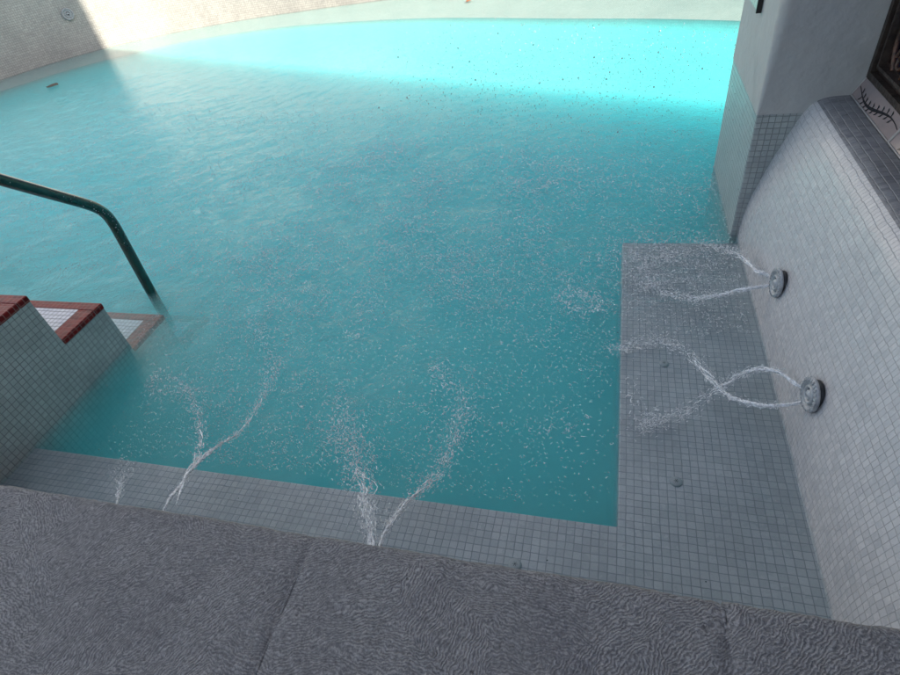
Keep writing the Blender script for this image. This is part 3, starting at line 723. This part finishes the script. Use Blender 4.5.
trail(mb,[(188,392),(175,380),(160,372),(150,385)],70,3); trail(mb,[(277,366),(262,340),(258,325)],50,4)
trail(mb,[(342,425),(335,400),(352,330),(372,300)],80,5); trail(mb,[(462,420),(466,395),(440,378),(440,365)],70,4)
trail(mb,[(600,300),(580,292),(560,296),(580,312),(604,306)],140,3)
tag(mb.build('foam_flecks',FOAM),'white foam flecks and splash scattered where the streams fall','foam',kind='stuff')
def flecks(count,region,dens,rlo,rhi,name):
    V=[];Fs=[];k=0
    while k<count:
        x=random.uniform(region[0],region[1]); y=random.uniform(region[2],region[3])
        if random.random()>dens(x,y): continue
        a=fbm(x*4,y*4,11,2)*5+random.gauss(0,.6); r=random.uniform(rlo,rhi)*(.7+.12*y); L=r*random.uniform(1,3.2); c,sn=math.cos(a),math.sin(a); z=.0035
        n_=len(V)
        for (p,q,w_) in ((L,0,0),(0,r,0),(-L,0,0),(0,-r,0)): V.append((x+p*c-q*sn,y+p*sn+q*c,z+random.uniform(-.0006,.0006)))
        V.append((x,y,z+r*.8)); V.append((x,y,z-r*.8))
        for i in range(4): Fs.append((n_+i,n_+(i+1)%4,n_+4)); Fs.append((n_+(i+1)%4,n_+i,n_+5))
        k+=1
    me=bpy.data.meshes.new(name); me.from_pydata(V,[],Fs); me.polygons.foreach_set('use_smooth',[True]*len(Fs)); return link(name,me,FOAM)
def dens(x,y):
    if x<-2.25 and y<2.1: return 0
    if y>5.2: return 0
    a=agit(x,y)*(1-.8*min(1,max(0,(-1.6-x)/1.2)))*(1 if y<3.2 else .55)
    if x>.05 and y<1.8: a*=.12
    if x>.58: return 0
    a*=min(1,max(0,(4.2-.3*x-y)/1.1))
    rid=1-min(1,abs(fbm(x*5,y*5,3,4))*3.2); rid2=1-min(1,abs(fbm(x*14,y*14,8,3))*3)
    return min(1,a*(.12+.45*rid**2+.5*rid2**3)*max(.15,.6+fbm(x*1.6,y*1.6,5,2)))
o=flecks(64000,(-5.2,.58,.95,5.2),dens,.0009,.0026,'sparkle_flecks')  # white flecks stand in for surface glitter as well as bubbles
tag(o,'tiny bubbles and white flecks painted as sparkle, strewn over the churned water','bubbles',kind='stuff')
mb=MB()
for k in range(2200):
    u=random.gauss(590,110); v=random.triangular(12,150,45)
    if u>738 or u<330: continue
    z=random.uniform(.15,.6); p=at(u,v+random.uniform(0,6),z)
    ico(mb,p,(p-Vector((0,0,H))).length*random.choice([.0004,.0005,.0006,.0008,.0009,.0015 if k%12==0 else .0007]),(1,1,1.1))
for k in range(260):
    u=random.uniform(40,620); v=random.uniform(230,450); p=at(u,v,random.uniform(.05,.45)); ico(mb,p,random.uniform(.0008,.002),(1,1,1.1))
for k in range(90):                                         # drops clinging to the rail
    q=pts_rail[random.randint(8,len(pts_rail)-16)]; a=random.uniform(-.9,1.9); ico(mb,(q.x+.0258*math.cos(a),q.y-.004+.01*random.gauss(0,1),q.z+.0258*math.sin(a)),random.uniform(.0015,.0034))
tag(mb.build('airborne_spray',DROP),'fine spray drops hanging in the air above the far water','spray',kind='stuff')

# ------------------------------------------------------------------ neighbour house and added white house beyond (reflected in the water)
root=empty('neighbouring_house',(4,14,FZ),'tall house beyond the right end of the pool','house')
mb=MB(); mb.box((-.4,11.2,FZ-.1),(9,17,FZ+7.6)); par(mb.build('wall',DARKW),root)
mb=MB(); mb.box((-.7,10.9,FZ+7.6),(9.3,17.3,FZ+7.85)); par(mb.build('roof',IRON),root)
for k in range(3):
    for j in range(2):
        mb=MB(); x=0+k*2.3; z=FZ+1+j*3; mb.box((x,11.15,z),(x+1.1,11.22,z+1.6)); par(mb.build('window',BLUE,bevel=.01),root)

root=empty('glare_house',(-9,12,FZ),'unseen white house added beyond the far curved wall to brighten the water reflections','house')  # unseen, added and angled to the sun so the water reflects brighter
def lh(t,d): # along the facade from (-15,7.5) to (-1.6,15.2), d behind
    ux,uy=13.4/15.46,7.7/15.46; return (-15+ux*t-uy*d*-1*-1, 7.5+uy*t+ux*d)
mb=MB(); prism(mb,[lh(0,0),lh(15.4,0),lh(15.4,6),lh(0,6)],FZ-.1,FZ+10.5); par(mb.build('wall',WHITEWALL),root)
mb=MB(); prism(mb,[lh(-.3,-.3),lh(15.6,-.3),lh(15.6,6.3),lh(-.3,6.3)],FZ+10.5,FZ+10.8); par(mb.build('roof',WHITEWALL),root)
for j in range(3):
    for k in range(4):
        z=FZ+1.1+j*3.1; t=1.6+k*3.6
        mb=MB(); prism(mb,[lh(t,-.04),lh(t+1.1,-.04),lh(t+1.1,.05),lh(t,.05)],z,z+1.5); par(mb.build('window',BLUE,bevel=.01),root)

# ------------------------------------------------------------------ light
SA=Vector((-.919,.395,0)).normalized(); EL=math.radians(36)
sd=Vector((SA.x*math.cos(EL),SA.y*math.cos(EL),-math.sin(EL)))
L_=bpy.data.lights.new('sun','SUN'); L_.energy=4.8; L_.angle=math.radians(.6); L_.color=(1,.91,.78)
lo=bpy.data.objects.new('sun',L_); C.objects.link(lo); lo.rotation_euler=sd.to_track_quat('-Z','Y').to_euler()
w=bpy.data.worlds.new('World'); sc.world=w; w.use_nodes=True; nt=w.node_tree
bg=nt.nodes['Background']; sky=nt.nodes.new('ShaderNodeTexSky'); sky.sky_type='NISHITA'; sky.sun_disc=False; sky.sun_elevation=EL
sky.sun_rotation=math.atan2(-SA.x,-SA.y)
sky.dust_density=1.5; sky.air_density=1.0
tcw=nt.nodes.new('ShaderNodeTexCoord'); mp=nt.nodes.new('ShaderNodeMapping'); mp.inputs['Scale'].default_value=(1,1,2.2); nt.links.new(tcw.outputs['Generated'],mp.inputs[0])
cn=nt.nodes.new('ShaderNodeTexNoise'); cn.inputs['Scale'].default_value=2.6; cn.inputs['Detail'].default_value=6; cn.inputs['Roughness'].default_value=.58; nt.links.new(mp.outputs[0],cn.inputs['Vector'])
cr=nt.nodes.new('ShaderNodeMapRange'); cr.inputs[1].default_value=.40; cr.inputs[2].default_value=.62; cr.inputs[3].default_value=.05; cr.inputs[4].default_value=.48; nt.links.new(cn.outputs[0],cr.inputs[0])
cm=nt.nodes.new('ShaderNodeMix'); cm.data_type='RGBA'; nt.links.new(cr.outputs[0],cm.inputs[0]); nt.links.new(sky.outputs[0],cm.inputs[6]); cm.inputs[7].default_value=(5.2,5.1,4.9,1)
nt.links.new(cm.outputs[2],bg.inputs[0]); bg.inputs[1].default_value=.11

# ------------------------------------------------------------------ camera
cd=bpy.data.cameras.new('camera'); cam=bpy.data.objects.new('camera',cd); C.objects.link(cam); sc.camera=cam
cd.sensor_width=36; cd.lens=F/900*36; cd.clip_start=.02; cd.clip_end=400
Rm=Matrix(((M[0][0],-M[1][0],-M[2][0]),(M[0][1],-M[1][1],-M[2][1]),(M[0][2],-M[1][2],-M[2][2])))
cam.matrix_world=Matrix.Translation((0,0,H))@Rm.to_4x4()

# ------------------------------------------------------------------ render
sc.render.engine='CYCLES'; cy=sc.cycles
cy.max_bounces=12; cy.diffuse_bounces=3; cy.glossy_bounces=3; cy.transmission_bounces=4; cy.transparent_max_bounces=16; cy.volume_bounces=7; cy.adaptive_threshold=.02
cy.use_denoising=True; cy.sample_clamp_indirect=4; cy.caustics_reflective=False; cy.caustics_refractive=False
vs_=sc.view_settings; vs_.view_transform='Standard'; vs_.look='None'; vs_.gamma=1; vs_.use_curve_mapping=False; vs_.exposure=1.38
